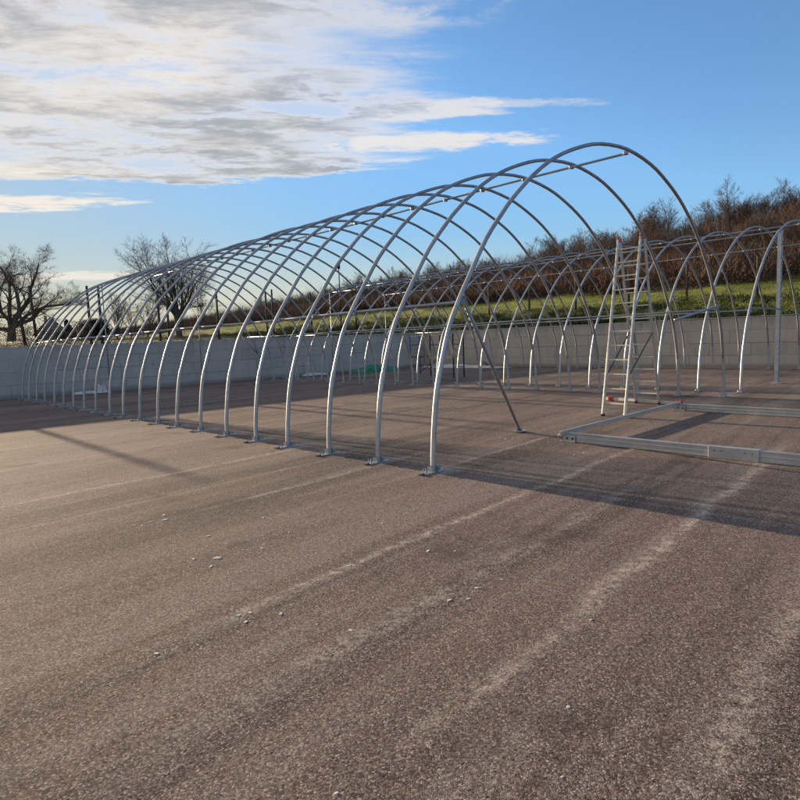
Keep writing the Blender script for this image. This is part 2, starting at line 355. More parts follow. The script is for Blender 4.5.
# ------------------------------------------------------------------ block walls
def block_wall(name, p0, p1, h0, h1, nrm, label, courses=4, bl=1.6, th=.6, seed=1):
    rnd = random.Random(seed)
    p0, p1, nrm = Vector(p0), Vector(p1), Vector(nrm); L = (p1-p0).length; d = (p1-p0).normalized()
    mb = MB(); tone = []
    for c in range(courses):
        off = bl*.5*(c % 2); s0 = -off
        while s0 < L:
            a, b = max(s0, 0)+.004, min(s0+bl, L)-.004; s0 += bl
            if b-a < .05: continue
            out_ = rnd.uniform(-.012, .012); t_ = rnd.random()
            def H(s): return h0+(h1-h0)*s/L
            def P(s, k, w): return p0 + d*s - nrm*w + Vector((0, 0, H(s)*k))
            k0, k1 = c/courses + (.004 if c else -.02), (c+1)/courses-.004
            cf = .008
            ring = []
            for (w, i) in ((th, 0), (out_+cf, 0), (out_, cf)):
                ring.append([P(a+i, k0+i/H(a), w), P(b-i, k0+i/H(b), w), P(b-i, k1-i/H(b), w), P(a+i, k1-i/H(a), w)])
            vs_ = [q for r_ in ring for q in r_]
            f_ = [(3, 2, 1, 0), (8, 9, 10, 11)] + [(4*j+i, 4*j+(i+1) % 4, 4*j+4+(i+1) % 4, 4*j+4+i) for j in (0, 1) for i in range(4)]
            mb.add(vs_, f_); tone += [t_]*12
    # dark joint core behind the faces
    o = mb.build(name, M_CONC)
    at = o.data.attributes.new('tone', 'FLOAT', 'POINT'); at.data.foreach_set('value', tone)
    tag(o, label, 'wall'); 
    k = MB(); core = [p0-nrm*.022, p1-nrm*.022, p1-nrm*(th-.05), p0-nrm*(th-.05)]
    k.add([q+Vector((0, 0, z)) for z, hh in ((-.2, 0),) for q in core] + [core[0]+Vector((0,0,h0-.03)), core[1]+Vector((0,0,h1-.03)), core[2]+Vector((0,0,h1-.03)), core[3]+Vector((0,0,h0-.03))],
          [(3,2,1,0),(4,5,6,7),(0,1,5,4),(1,2,6,5),(2,3,7,6),(3,0,4,7)])
    k.build('joint_infill', M_CONC, o)
    return o
block_wall('block_wall', (-35, YW, 0), (XW, YW, 0), 1.62, 2.12, (0, -1, 0), 'long grey concrete block wall closing off the far end of the yard', seed=3)
block_wall('block_wall', (XW, YW-.02, 0), (XW, -12, 0), 2.13, 1.95, (-1, 0, 0), 'grey concrete block wall below the grassy hillside bank', seed=5)

# ------------------------------------------------------------------ hoop frames
PROF = [(0,0),(.02,.35),(.075,.8),(.16,1.18),(.35,1.72),(.56,2.09),(.76,2.38),(1.13,2.89),(1.5,3.27),(1.75,3.5),(2.25,3.88),(2.8,4.2),(3.45,4.46),(4.15,4.65),(5.08,4.74)]
def smooth_poly(pts, k=4):
    out_ = []
    for i in range(len(pts)-1):
        p = [np.array(pts[max(0, min(len(pts)-1, i+j))], float) for j in (-1, 0, 1, 2)]
        for s in range(k):
            t = s/k
            out_.append(.5*((2*p[1])+(-p[0]+p[2])*t+(2*p[0]-5*p[1]+4*p[2]-p[3])*t*t+(-p[0]+3*p[1]-3*p[2]+p[3])*t**3))
    out_.append(np.array(pts[-1], float)); return out_
half = PROF; full = half + [(10.16-a, b) for a, b in half[:-1][::-1]]
FULL = [tuple(p) for p in smooth_poly(full, 3)]
def hoop_z(uu): return float(np.interp(uu, [p[0] for p in FULL], [p[1] for p in FULL]))
SP, N_H = 1.038, 21
def copy_tree(o, parent=None):
    c = o.copy(); COL.objects.link(c)
    if parent: c.parent = parent
    for ch_ in list(o.children): copy_tree(ch_, c)
    return c
def hoop_frame(name, x0, y0, label, front_post, seed):
    rnd = random.Random(seed)
    root = empty(name, (x0, y0, 0)); tag(root, label, 'greenhouse frame', 'bare tube greenhouse frames')
    # prototype hoop
    def make_hoop():
        mb = MB(); n0 = next(i for i, p in enumerate(FULL) if p[1] > 1.12); n1 = len(FULL)-n0
        mb.tube([(a, 0, b) for a, b in FULL[n0-2:n1+2]], .029, 12, 1.12)
        h = mb.build('hoop', M_GALV, root, True)
        for side in (0, 1):
            pts = FULL[:n0+1] if side == 0 else FULL[::-1][:n0+1]
            s = MB(); s.tube([(a, 0, b+.012) for a, b in pts], .0312, 12, 1.12, caps=False); s.build('leg', M_GALVB, h, True)
            xx = 0 if side == 0 else 10.16; sg = 1 if side == 0 else -1
            b = MB(); b.box((xx-.17, -.055, .002), (xx+.17, .055, .012))
            b.box((xx-.05, -.048, .012), (xx-.042, .048, .07)); b.box((xx+.042, -.048, .012), (xx+.05, .048, .07))
            b.build('base_plate', M_GALVB, h)
            c = MB()
            for qx in (-.14, -.10, .11, .145):
                c.tube([(xx+qx, .025, .012), (xx+qx, .025, .028)], .014, 6); c.tube([(xx+qx, .025, .028), (xx+qx, .025, .065)], .006, 6)
            c.tube([(xx-.065, 0, .08), (xx+.065, 0, .08)], .007, 6)
            c.build('anchor_bolts', M_GALV, h)
            w = MB(); w.box((xx-.20*sg-.04, -.03, .006), (xx-.20*sg+.03, .03, .024)); w.build('packing_piece', M_CHOCK, h, bevel=.004) if side == 0 else None
        return h
    proto = make_hoop()
    for k in range(N_H):
        h = proto if k == 0 else copy_tree(proto, root)
        h.location = (rnd.uniform(-.025, .025), k*SP+rnd.uniform(-.03, .03), 0)
        h.rotation_euler = (rnd.uniform(-.007, .007), rnd.uniform(-.003, .003), rnd.uniform(-.006, .006))
    Lg = (N_H-1)*SP
    def rail(nm, uu, z, rad=.021, y1=Lg+.1, ya=-.03):
        mb = MB(); n = 8; mb.tube([(uu, ya+(y1-ya)*i/n, z+.012*math.sin(i*2.1+uu)) for i in range(n+1)], rad, 10, up=(0, 0, 1))
        rl = mb.build(nm, M_GALV, root, True)
        c = MB(); c.box((-.045, -.03, -.03), (.045, .03, .03)); c0 = c.build('clamp', M_GALV, rl, bevel=.008); c0.location = (uu, 0, z)
        for k in range(1, N_H):
            c1 = c0.copy(); COL.objects.link(c1); c1.parent = rl; c1.location = (uu, k*SP, z)
    rail('side_rail', .62, 2.06); rail('side_rail', 10.16-.62, 2.06)
    rail('ridge_tube', 5.08, 4.74-.055)
    if front_post:
        rail('purlin', 3.15, hoop_z(3.15)-.055, .019); rail('purlin', 10.16-3.15, hoop_z(3.15)-.055, .019)
    # end posts at the far gable
    for uu in (3.1, 7.05):
        mb = MB(); mb.tube([(uu, Lg, .0), (uu, Lg, hoop_z(uu)-.03)], .022, 8); mb.build('gable_post', M_GALV, root, True)
    if front_post:
        # perforated square post under the first hoop and its cross bar
        uu = 3.12; zt = hoop_z(uu)-.02; mb = MB(); w = .075
        mb.box((uu-w, -.045, 0), (uu+w, -.037, zt)); mb.box((uu-w, -.037, 0), (uu-w+.008, .05, zt)); mb.box((uu+w-.008, -.037, 0), (uu+w, .05, zt))
        gp = mb.build('gable_post', M_POST, root)
        ho = MB()
        for i in range(int(zt/.18)):
            z = .12+i*.18; ho.tube([(uu-.03, -.0505, z), (uu-.03, -.0455, z)], .022, 8); ho.tube([(uu+.035, -.0505, z+.07), (uu+.035, -.0455, z+.07)], .016, 8)
        ho.build('bolt_holes', M_DARKM, gp)
        bp_ = MB(); bp_.box((uu-.16, -.12, .002), (uu+.16, .12, .014)); bp_.build('base_plate', M_GALVB, gp)
        cb = MB(); cb.bar((.64, -.02, 2.12), (uu-w, -.02, 2.12), .04, .05); cb.build('cross_bar', M_GALV, root)
    return root
T1 = hoop_frame('greenhouse_frame', 5.24, 4.94, 'long arched frame of bare steel hoops, the nearer one, with a leaning brace', False, 11)
T2 = hoop_frame('greenhouse_frame', 16.6, 4.93, 'arched frame of bare steel hoops along the hillside wall, with a perforated end post', True, 12)
# diagonal braces of the nearer frame
def brace(p, q, plate=True):
    o = (5.24, 4.94, 0); p = Vector(p)-Vector(o); q = Vector(q)-Vector(o)
    mb = MB(); mb.tube([p, q], .026, 12); d = (q-p).normalized()
    b = mb.build('brace', M_GALV, T1, True)
    e = MB(); e.bar(p-d*.05, p+d*.16, .075, .022); e.build('end_bracket', M_GALVB, b, bevel=.004)
    if plate:
        e = MB(); e.bar(q-d*.10, q+d*.02, .085, .03); e.box(q+Vector((-.10, -.09, -.002)), q+Vector((.10, .09, .010))); e.build('foot_plate', M_GALVB, b)
brace((5.86, 4.93, 2.12), (8.40, 5.88, .02))
brace((14.77, 4.93, 2.12), (12.60, 4.99, 1.83), False)
brace((14.45, 25.72, 2.08), (15.36, 25.74, 1.10), False)
mb = MB(); mb.box((8.15, -.06, 3.82), (8.18, -.02, 3.96)); mb.build('hanging_clip', M_GALVB, T1)

# ------------------------------------------------------------------ double ladder
lad = empty('ladder', (12.1, 5.6, 0))
tag(lad, 'tall aluminium double ladder with red top caps standing open between the two frames', 'ladder')
def lad_section(f0, f1, t0, t1, nr, name):
    o = Vector((12.1, 5.6, 0)); f0, f1, t0, t1 = (Vector(p)-o for p in (f0, f1, t0, t1))
    sec = MB()
    for a, b in ((f0, t0), (f1, t1)): sec.bar(a+Vector((0, 0, .03)), b, .028, .07, up=(1, 0, .3))
    s = sec.build(name, M_ALU, lad, bevel=.003)
    for i in range(nr):
        k = (i+.9)/(nr+.6); a = f0.lerp(t0, k); b = f1.lerp(t1, k)
        rg = MB(); rg.bar(a, b, .034, .026, up=(0, 0, 1)); rg.build('rung', M_ALU, s, bevel=.004)
    for a in (f0, f1):
        ft = MB(); ft.box(a+Vector((-.045, -.022, .002)), a+Vector((.045, .022, .045))); ft.build('rubber_foot', M_BLACK, s, bevel=.006)
    return s
tA0, tA1 = (12.06, 5.93, 3.50), (12.06, 5.46, 3.50)
tB0, tB1 = (12.16, 5.94, 3.46), (12.16, 5.43, 3.46)
fA0, fA1 = (10.92, 5.69, 0), (10.85, 5.21, 0); fB0, fB1 = (13.32, 6.13, 0), (13.25, 5.58, 0)
lad_section(fA0, fA1, tA0, tA1, 12, 'front_section'); lad_section(fB0, fB1, tB0, tB1, 12, 'rear_section')
for p in (tA0, tA1):
    q = Vector(p)-Vector((12.1, 5.6, 0)); mb = MB(); mb.box(q+Vector((-.02, -.022, -.04)), q+Vector((.09, .022, .04))); mb.box(q+Vector((-.01, -.024, .04)), q+Vector((.03, .024, .09)))
    mb.build('top_cap', M_RED, lad, bevel=.012)
mb = MB(); o_ = Vector((12.1, 5.6, 0)); a, b = Vector((13.46, 6.92, .06))-o_, Vector((13.20, 5.10, .06))-o_; mb.bar(a, b, .04, .06); sb = mb.build('stabiliser_bar', M_ALU, lad, bevel=.003)
for e in (a.lerp(b, .07), a.lerp(b, .99)):
    mb = MB(); mb.box(e+Vector((-.05, -.06, -.055)), e+Vector((.05, .06, .06))); mb.build('end_cap', M_RED, sb, bevel=.01)
def L3(p, q, k): return Vector(p).lerp(Vector(q), k)-o_
for k0, k1, (fa, ta), (fb, tb) in ((.22, .46, (fA0, tA0), (fB0, tB0)), (.22, .46, (fA1, tA1), (fB1, tB1))):
    mb = MB(); mb.bar(L3(fa, ta, k0), L3(fb, tb, k1), .012, .028); mb.build('safety_strap', M_STRAP, lad)

# ------------------------------------------------------------------ metal frame lying on the yard
gf = empty('ground_frame', (8, 4.7, 0)); tag(gf, 'large rectangular galvanised channel frame lying flat on the asphalt by the ladder', 'metal frame')
o_ = Vector((8, 4.7, 0))
HB = .135
cprof = [(-.035, 0), (.035, 0), (.035, .018), (.027, .022), (.027, HB*.42), (.032, HB*.46), (.032, HB*.54), (.027, HB*.58), (.027, HB-.022), (.035, HB-.018), (.035, HB),
         (-.035, HB), (-.035, HB-.018), (-.027, HB-.022), (-.027, HB*.58), (-.032, HB*.54), (-.032, HB*.46), (-.027, HB*.42), (-.027, .022), (-.035, .018)]
def beam(p, q, hh=1.0):
    mb = MB(); mb.bar(Vector(p)-o_, Vector(q)-o_, 0, 0, prof=[(a, b*hh+.006) for a, b in cprof]); return mb.build('beam', M_GALVB, gf)
Yfar = -2.6
b1 = beam((8.03, 4.72, 0), (7.93, Yfar, 0)); beam((12.42, 4.80, 0), (12.22, Yfar, 0)); 0; beam((8.0, Yfar+.02, 0), (12.2, Yfar+.02, 0), .8)
mb = MB(); mb.bar(Vector((7.88, 4.79, .137))-o_, Vector((12.55, 4.85, .137))-o_, .035, .068); mb.build('cross_bar', M_ALU, gf, bevel=.003)
mb = MB(); mb.box((7.985-8-.050, 2.15-4.7, .001), (7.985-8+.040, 2.72-4.7, HB+.016)); sl = mb.build('splice_sleeve', M_GALVB, b1, bevel=.004)
mb = MB()
for y in (2.22, 2.30, 2.57, 2.65): mb.tube([(7.975-8-.055, y-4.7, .10), (7.975-8-.045, y-4.7, .10)], .006, 8)
mb.build('bolts', M_DARKM, sl)
for (x, y, s) in ((8.03, 4.76, 1), (12.40, 4.84, -1)):
    p = Vector((x, y, 0))-o_; mb = MB()
    mb.box(p+Vector((-.07, -.16, .001)), p+Vector((.07, .10, .012))); mb.box(p+Vector((-.055, -.16, .012)), p+Vector((-.047, .06, .11)))
    mb.box(p+Vector((-.055, .052, .012)), p+Vector((.07, .06, .12))); mb.bar(p+Vector((-.10, .10, .10)), p+Vector((.10, .02, .16)), .03, .012)
    cb = mb.build('corner_bracket', M_GALVB, gf)
    mb = MB()
    for yy in (-.12, -.03): mb.tube([p+Vector((-.07, yy, .06)), p+Vector((-.05, yy, .06))], .014, 6)
    mb.build('bolts', M_DARKM, cb)

# ------------------------------------------------------------------ things along the wall
rk = empty('storage_rack', (20.3, 20.4, 0)); tag(rk, 'dark open metal rack with a blue upright standing inside the second frame', 'rack')
def RK(s, w, z):   # along the rack, across, up
    a = Vector((0, 0, 0)); b = Vector((18.95-20.3, 16.5-20.4, 0)); d = b.normalized(); n_ = Vector((-d.y, d.x, 0)); return d*s+n_*w+Vector((0, 0, z))
for s, w, m_ in ((0, 0, M_BLUEM), (0, .5, M_BLUEM), (4.1, 0, M_DARKM), (4.1, .5, M_DARKM), (2.05, 0, M_DARKM), (2.05, .5, M_DARKM)):
    mb = MB(); mb.bar(RK(s, w, 0), RK(s, w, 1.85), .04, .04); mb.build('post', m_, rk)
for z in (.85, 1.83):
    for w in (0, .5):
        mb = MB(); mb.bar(RK(0, w, z), RK(4.1, w, z), .022, .035); mb.build('rail', M_DARKM, rk)
for s in (0, 2.05, 4.1):
    mb = MB(); mb.bar(RK(s, 0, .45), RK(s, .5, .45), .03, .03); mb.bar(RK(s, 0, 1.4), RK(s, .5, 1.4), .03, .03); mb.build('end_bar', M_DARKM, rk)
mb = MB(); mb.bar(RK(0, .5, .1), RK(2.05, .5, .85), .02, .03); mb.bar(RK(2.05, .5, 1.8), RK(4.1, .5, .85), .02, .03); mb.build('cross_brace', M_DARKM, rk)

def blanket(name, cx_, cy_, lx, ly, hh, m_, label, cat, seed, rot=0, sharp=1.0):
    rnd = random.Random(seed); n = 34; vs_ = []; fs_ = []; ph = [rnd.uniform(0, 6) for _ in range(8)]
    for i in range(n):
        for j in range(n):
            a, b = i/(n-1)*2-1, j/(n-1)*2-1; rr = max(abs(a), abs(b))
            wz = .1*math.sin(5*a+ph[0])+.1*math.sin(6*b+ph[1]+a*2)
            z = hh*max(0, 1-(abs(a)**2.4+abs(b)**2.4))**.55*(.8+.35*math.sin(3.1*a+ph[2])*math.cos(2.7*b+ph[3])+.12*math.sin(11*a+7*b+ph[4])+.08*math.sin(17*b-9*a+ph[5]))
            x = a*lx/2*(1+.10*math.sin(3*b+ph[6])); y = b*ly/2*(1+.12*math.sin(4*a+ph[7]))
            vs_.append((x, y, max(.004, z*sharp)+rnd.uniform(0, .012)))
    for i in range(n-1):
        for j in range(n-1): fs_.append((i*n+j, (i+1)*n+j, (i+1)*n+j+1, i*n+j+1))
    mb = MB(); mb.add(vs_, fs_); o = mb.build(name, m_, None, True); o.location = (cx_, cy_, 0); o.rotation_euler.z = rot
    return tag(o, label, cat)
blanket('tarpaulin', 21.9, 24.7, 3.1, 1.2, .34, M_TARP, 'green tarpaulin heaped over something low near the far wall corner', 'tarpaulin', 4, R(-8))
blanket('plastic_sheet', 18.6, 25.8, 1.5, .4, .16, M_WHITE, 'low white plastic bundle on the ground against the far wall', 'plastic sheet', 7, 0)
blanket('plastic_sheet', 26.2, 22.2, 1.1, 6.0, .16, M_WHITE, 'long flat white plastic sheet beneath the hillside wall near the corner', 'plastic sheet', 9, 0)
blanket('plastic_sheet', 7.6, 25.75, 1.3, .4, .12, M_WHITE, 'crumpled white sheet at the far wall behind the last hoops', 'plastic sheet', 12, 0)
b_ = blanket('sack', 8.05, 25.85, .42, .4, .36, M_WHITE, 'small upright pale sack beside the crumpled white sheet', 'sack', 14, 0)
b_ = blanket('sack', 26.5, 20.9, .5, .6, .40, M_CHOCK, 'small tan sack on the white plastic sheet at the wall foot', 'sack', 15, 0)

# ------------------------------------------------------------------ pale chips and scraps on the asphalt
rnd = random.Random(5)
chips = [(2.04, 4.22, .035), (1.84, 3.03, .02), (1.99, 2.55, .017), (2.2, 5.59, .03), (2.9, 2.39, .02), (2.65, 2.4, .018), (2.39, 4.16, .016), (2.98, 1.63, .014), (2.85, 4.9, .02), (3.2, 3.1, .022)]
while len(chips) < 120:
    if rnd.random() < .45 and len(chips) > 12:
        q = rnd.choice(chips[:24]); px_, py_ = q[0]+rnd.gauss(0, .22), q[1]+rnd.gauss(0, .12); d = math.hypot(px_, py_)
    else:
        a = R(rnd.uniform(11, 77)); d = 1.9+9*rnd.random()**1.5; px_, py_ = d*math.sin(a), d*math.cos(a)
    chips.append((px_, py_, (.003+.014*rnd.random()**2.5)*(1+d*.06)))
cm = []
for k in range(6):
    mb = MB(); n = 7; t0 = [rnd.uniform(.6, 1.3) for _ in range(n)]
    top = [(math.cos(2*math.pi*i/n)*t0[i]*.8, math.sin(2*math.pi*i/n)*t0[i]*.55, .28+rnd.uniform(-.1, .1)) for i in range(n)]
    bot_ = [(x*1.2, y*1.2, 0) for x, y, z in top]
    mb.add(top+bot_, [tuple(range(n))]+[(i, n+i, n+(i+1) % n, (i+1) % n) for i in range(n)]); cm.append(mb)
protos = [m_.build('stone_chip', M_CHIP) for m_ in cm]
for i, (x, y, s) in enumerate(chips):
    o = protos[i] if i < 6 else protos[i % 6].copy()
    if i >= 6: COL.objects.link(o)
    o.location = (x, y, .001); o.scale = (s, s, s*.45); o.rotation_euler.z = rnd.uniform(0, 6.28)
    tag(o, 'pale stone chip lying loose on the asphalt', 'stone chip', 'pale stone chips scattered on the asphalt')

# ------------------------------------------------------------------ fence posts beyond the walls
def post(x, y, top, lean=(0, 0), rad=.075, label=''):
    z0 = hz_(x, y)-.1; mb = MB(); mb.tube([(0, 0, 0), (lean[0]*.5, lean[1]*.5, (top-z0)*.5), (lean[0], lean[1], top-z0)], [rad*1.1, rad, rad*.9], 9)
    o = mb.build('wooden_post', M_WOODP, None, True); o.location = (x, y, z0)
    tag(o, label, 'post', 'tall dark posts beyond the walls'); return o
YP, XP = 40, 41
for x, tp, ln, lb in ((3.21, 5.5, 0, 'tall dark wooden post beyond the far wall, outermost towards the sun'),
          (8.55, 5.5, -.22, 'leaning dark post in front of the gnarled oak'), (9.15, 5.6, -.12, 'slim dark post just beside the leaning one by the oak'),
          (12.1, 5.7, 0, 'dark wooden post rising behind the clipped round evergreen'), (12.75, 5.75, 0, 'thicker dark post paired closely near the round evergreen'),
          (16.4, 5.7, 0, 'dark post seen against the broad bare tree, first of a close pair'), (17.0, 5.6, 0, 'dark post seen against the broad bare tree trunk, second of a close pair'),
          (20.6, 5.8, 0, 'single dark post between the broad bare tree and the dark barn'), (24.6, 5.7, 0, 'dark post before the dark barn, first of a close pair'),
          (25.15, 5.9, 0, 'dark post before the dark barn, second and taller of a close pair'), (28.7, 5.8, 0, 'single dark post near the end of the dark barn'), (33.4, 5.7, 0, 'dark post on the bank behind the corner of the walls')):
    post(x, YP, tp, (ln, 0), label=lb)
for k, y in enumerate((31.6, 27.6, 23.5, 19.4, 15.5, 11.4)):
    post(XP, y, 5.9, label='dark wooden post on the grass bank, %s along the hillside wall from the yard corner' % ('first', 'second', 'third', 'fourth', 'fifth', 'sixth')[k])
pm = empty('lamp_mast', (24.6, 31, hz_(24.6, 31))); tag(pm, 'slender grey mast with a short arm beyond the far wall near the corner', 'mast')
mb = MB(); mb.tube([(0, 0, 0), (0, 0, 5.0)], [.05, .03], 8); mb.build('pole', M_DARKM, pm, True)
mb = MB(); mb.box((-.09, -.05, 4.6), (.09, .05, 5.05)); mb.build('head', M_DARKM, pm, bevel=.02)

# ------------------------------------------------------------------ bare trees
def rot_about(v, ax, a): return Matrix.Rotation(a, 3, ax) @ v
def rv(rnd, zb=0.0): return Vector((rnd.gauss(0, 1), rnd.gauss(0, 1), rnd.gauss(zb, 1)))
def grow_tree(seed, H, r0, bole=.25, nb=(6, 11, 7), ang=(.75, .7, .7), lenf=(.72, .42, .42), wob=(.05, .10, .14), up=(.0, .10, .10), t0=(.7, .2, .15), twig_n=6, twig_len=.55, twig_r=.01, lean=(0, 0), leader=True):
    """bole, limbs, branches, branchlets, each bearing the next along its length; fine twigs last"""
    rnd = random.Random(seed); trunk = MB(); crown = MB(); tw = []; top = len(nb)
    def br(p, d, L, rad, lv):
        n = (6, 8, 5, 3)[min(lv, 3)]; pts = [p.copy()]; rr = [rad]; q = p.copy(); dd = d.copy(); w = wob[min(lv, len(wob)-1)]; dirs = [dd]
        for i in range(n):
            dd = (dd+Vector((rnd.gauss(0, w), rnd.gauss(0, w), rnd.gauss(0, w*.7)+up[min(lv, len(up)-1)]))).normalized()
            q = q+dd*L/n; pts.append(q.copy()); dirs.append(dd); rr.append(max(rad*(1-(.30 if lv == 0 else .82)*(i+1)/n), .006))
        (trunk if lv < 1 else crown).tube(pts, rr, (9, 6, 4, 3)[min(lv, 3)], caps=False)
        def pt(t):
            x = t*n; k = min(int(x), n-1); return pts[k].lerp(pts[k+1], x-k), dirs[k+1], rr[k]
        if lv == top:
            for _ in range(twig_n):
                a, d0, _r = pt(rnd.uniform(.1, 1)); dt = (d0*.9+rv(rnd, .25)*.5).normalized(); l = twig_len*rnd.uniform(.5, 1.2)
                sd2 = dt.cross(rv(rnd)).normalized()*twig_r; tw.append((a-sd2, a+sd2, a+dt*l))
            return
        m_ = nb[lv]; ph = rnd.uniform(0, 6.28)
        for j in range(m_):
            t = t0[min(lv, len(t0)-1)]+(1-t0[min(lv, len(t0)-1)])*(j+rnd.uniform(.2, .8))/m_
            a, d0, r_ = pt(t); ph += 2.4+rnd.uniform(-.4, .4)
            ax = d0.cross(Vector((math.cos(ph), math.sin(ph), .1))).normalized()
            A = ang[min(lv, len(ang)-1)]*(rnd.uniform(.6, 1.15)*(1-.35*t) if lv else (.12+1.0*((j+.5)/m_)))
            nd = rot_about(d0, ax, A)
            Lc = (H if lv == 0 else L)*lenf[min(lv, len(lenf)-1)]*rnd.uniform(.7, 1.1)*(1 if lv == 0 else (1.1-.5*t))
            br(a, nd, Lc, r_*(.6 if lv == 0 else .42)*rnd.uniform(.8, 1.1), lv+1)
        if lv == 0: br(pts[-1], dirs[-1], H*lenf[0]*.9, rr[-1]*.8, lv+1)
    br(Vector((0, 0, -.2)), Vector((lean[0], lean[1], 1)).normalized(), H*bole, r0, 0)
    return trunk, crown, tw
def make_tree(name, seed, loc, label, group=None, H=10, bark=M_BARK, twm=M_TWIG, **kw):
    trunk, crown, tw = grow_tree(seed, H, **kw)
    zmax = max([t_[2].z for t_ in tw]); k = H/zmax      # normalise height
    root = empty(name, loc); tag(root, label, 'tree', group)
    for mbx in (trunk, crown): mbx.v = [(a*k, b*k, c*k) for a, b, c in mbx.v]
    trunk.build('trunk', bark, root, True)
    c = crown.build('crown', bark, root, True)
    V_ = np.array([[tuple(q*k) for q in t_] for t_ in tw]); tris('twigs', V_, twm, c)
    return root
def at(px, Y, yy=345.0):
    d = f + r2*((px-400)/600) - u2*((yy-402)/600); t = Y/d.y; return t*d.x
Xo = at(13, 135)
make_tree('oak_tree', 31, (Xo, 135, hz_(Xo, 135)), 'gnarled bare oak with twisting limbs beyond the left end of the wall', H=21.5, r0=.85, lean=(-.15, 0), bole=.20, nb=(6, 9, 9, 5), ang=(1.15, .95, .9, .8), lenf=(.78, .50, .45, .45), wob=(.10, .34, .30, .25), up=(0, .05, .06, .05), t0=(.55, .25, .15), twig_n=6, twig_len=1.1, twig_r=.012)
Xo = at(-40, 140)
make_tree('oak_tree', 77, (Xo, 140, hz_(Xo, 140)), 'bare oak partly out of view at the edge beside the gnarled one', H=19.0, r0=.8, bole=.20, nb=(6, 9, 9, 5), ang=(1.15, .95, .9, .8), lenf=(.78, .50, .45, .45), wob=(.10, .34, .30, .25), up=(0, .05, .06, .05), t0=(.55, .25, .15), twig_n=6, twig_len=1.1, twig_r=.012)
Xo = at(180, 75)
make_tree('bare_tree', 45, (Xo, 75, hz_(Xo, 75)), 'broad rounded bare tree rising behind the hoops of the nearer frame', H=13.8, r0=.42, bole=.28, nb=(9, 11, 8, 4), ang=(.74, .90, .85, .8), lenf=(.56, .62, .48, .45), wob=(.03, .10, .13, .16), up=(0, .04, .03, .02), t0=(.45, .15, .12), twig_n=5, twig_len=.7, twig_r=.008)
for i, (px, Y, H_) in enumerate(((118, 62, 5.2), (132, 95, 7.5), (148, 66, 5.8), (205, 110, 7.5), (262, 125, 6), (305, 130, 7))):
    X_ = at(px, Y)
    make_tree('bare_tree', 100+i, (X_, Y, hz_(X_, Y)), ('thin twiggy sapling between the oak and the broad bare tree', 'small bare tree far off behind the saplings', 'twiggy sapling close beside the broad bare tree',
              'small bare tree far behind the broad bare one', 'low bare tree beyond the dark barn roof', 'low bare tree beyond the far end of the dark barn')[i],
              H=H_, r0=.13, bole=.2, nb=(6, 9, 6), ang=(.7, .7, .7), lenf=(.75, .4, .4), up=(0, .07, .06), twig_n=6, twig_len=.55, twig_r=.011)
# ridge trees: six kinds, then copies
kinds = []
for k in range(7):
    kinds.append(make_tree('ridge_tree', 200+k, (0, 0, 0), None, 'bare trees along the hill ridge', H=5.9, bark=M_TWIGR if k % 2 else M_BARK, twm=M_TWIGR if k % 3 else M_TWIG,
                 r0=.11, bole=(.10, .18, .28)[k % 3], nb=(7, 11, 8), ang=(.62+.12*(k % 3), .85, .8), lenf=(.70, .52, .45), wob=(.04, .10, .14), up=(0, .04, .03), t0=(.2, .15, .12), twig_n=7, twig_len=.5, twig_r=.009))
rnd = random.Random(8); spots = []
y = 2.0
while y < 175:
    spots.append((83+rnd.uniform(-6, 4), y, rnd.uniform(.85, 1.2))); y += rnd.uniform(1.5, 2.3)*(1+y/150)
y = 3.0
while y < 150:
    spots.append((72+rnd.uniform(-5, 5), y, rnd.uniform(.55, .85))); y += rnd.uniform(3.2, 5)*(1+y/130)
for x, y, s in ((80, 14, 1.35), (82, 26, 1.42), (78, 8, 1.3), (80, 34, 1.3), (83, 20, 1.25)): spots.append((x, y, s))
names = {0: 'dark bare tree', 1: 'russet bare tree', 2: 'dark slender bare tree', 3: 'reddish bare tree', 4: 'grey-brown bare tree', 5: 'brown bare tree', 6: 'spreading bare tree'}
for i, (x, y, s) in enumerate(spots):
    kk = i if i < 7 else rnd.randrange(7); o = kinds[i] if i < 7 else copy_tree(kinds[kk])
    s *= float(np.interp(y, [0, 100, 175], [1, .95, .7]))
    o.location = (x, y, hz_(x, y)-.1); o.scale = (s*rnd.uniform(.9, 1.2), s*rnd.uniform(.9, 1.2), s); o.rotation_euler.z = rnd.uniform(0, 6.28)
    hw = 'on the crest of the hill' if x > 76.5 else 'part way up the brush slope'
    tag(o, '%s standing %s among many others' % (names[kk], hw), 'tree')

# ------------------------------------------------------------------ brush, bramble, grass
rg = np.random.default_rng(3)
def spray(cx_, cy_, cz_, n, rad, hh, width, up=1.0):
    """n thin blades fanning up from each centre"""
    N_ = len(cx_)*n; c = np.repeat(np.stack([cx_, cy_, cz_], -1), n, 0)
    rad = np.repeat(rad, n); hh = np.repeat(hh, n)
    b = c + np.stack([rg.normal(0, .45, N_)*rad, rg.normal(0, .45, N_)*rad, rg.uniform(0, .55, N_)*hh], -1)
    d = np.stack([rg.normal(0, .6, N_), rg.normal(0, .6, N_), up*rg.uniform(.3, 1.2, N_)], -1); d /= np.linalg.norm(d, axis=1, keepdims=True)
    e = b + d*(hh*rg.uniform(.25, .6, N_))[:, None]
    s = np.cross(d, rg.normal(0, 1, (N_, 3))); s /= np.linalg.norm(s, axis=1, keepdims=True); s *= (width*rg.uniform(.5, 1.4, N_))[:, None]
    return np.stack([b-s, b+s, e], 1)
def field(n, xr, yr, pw=1.0):
    x = rg.uniform(*xr, n); y = yr[0]+(yr[1]-yr[0])*rg.random(n)**pw; return x, y, terrain(x, y)
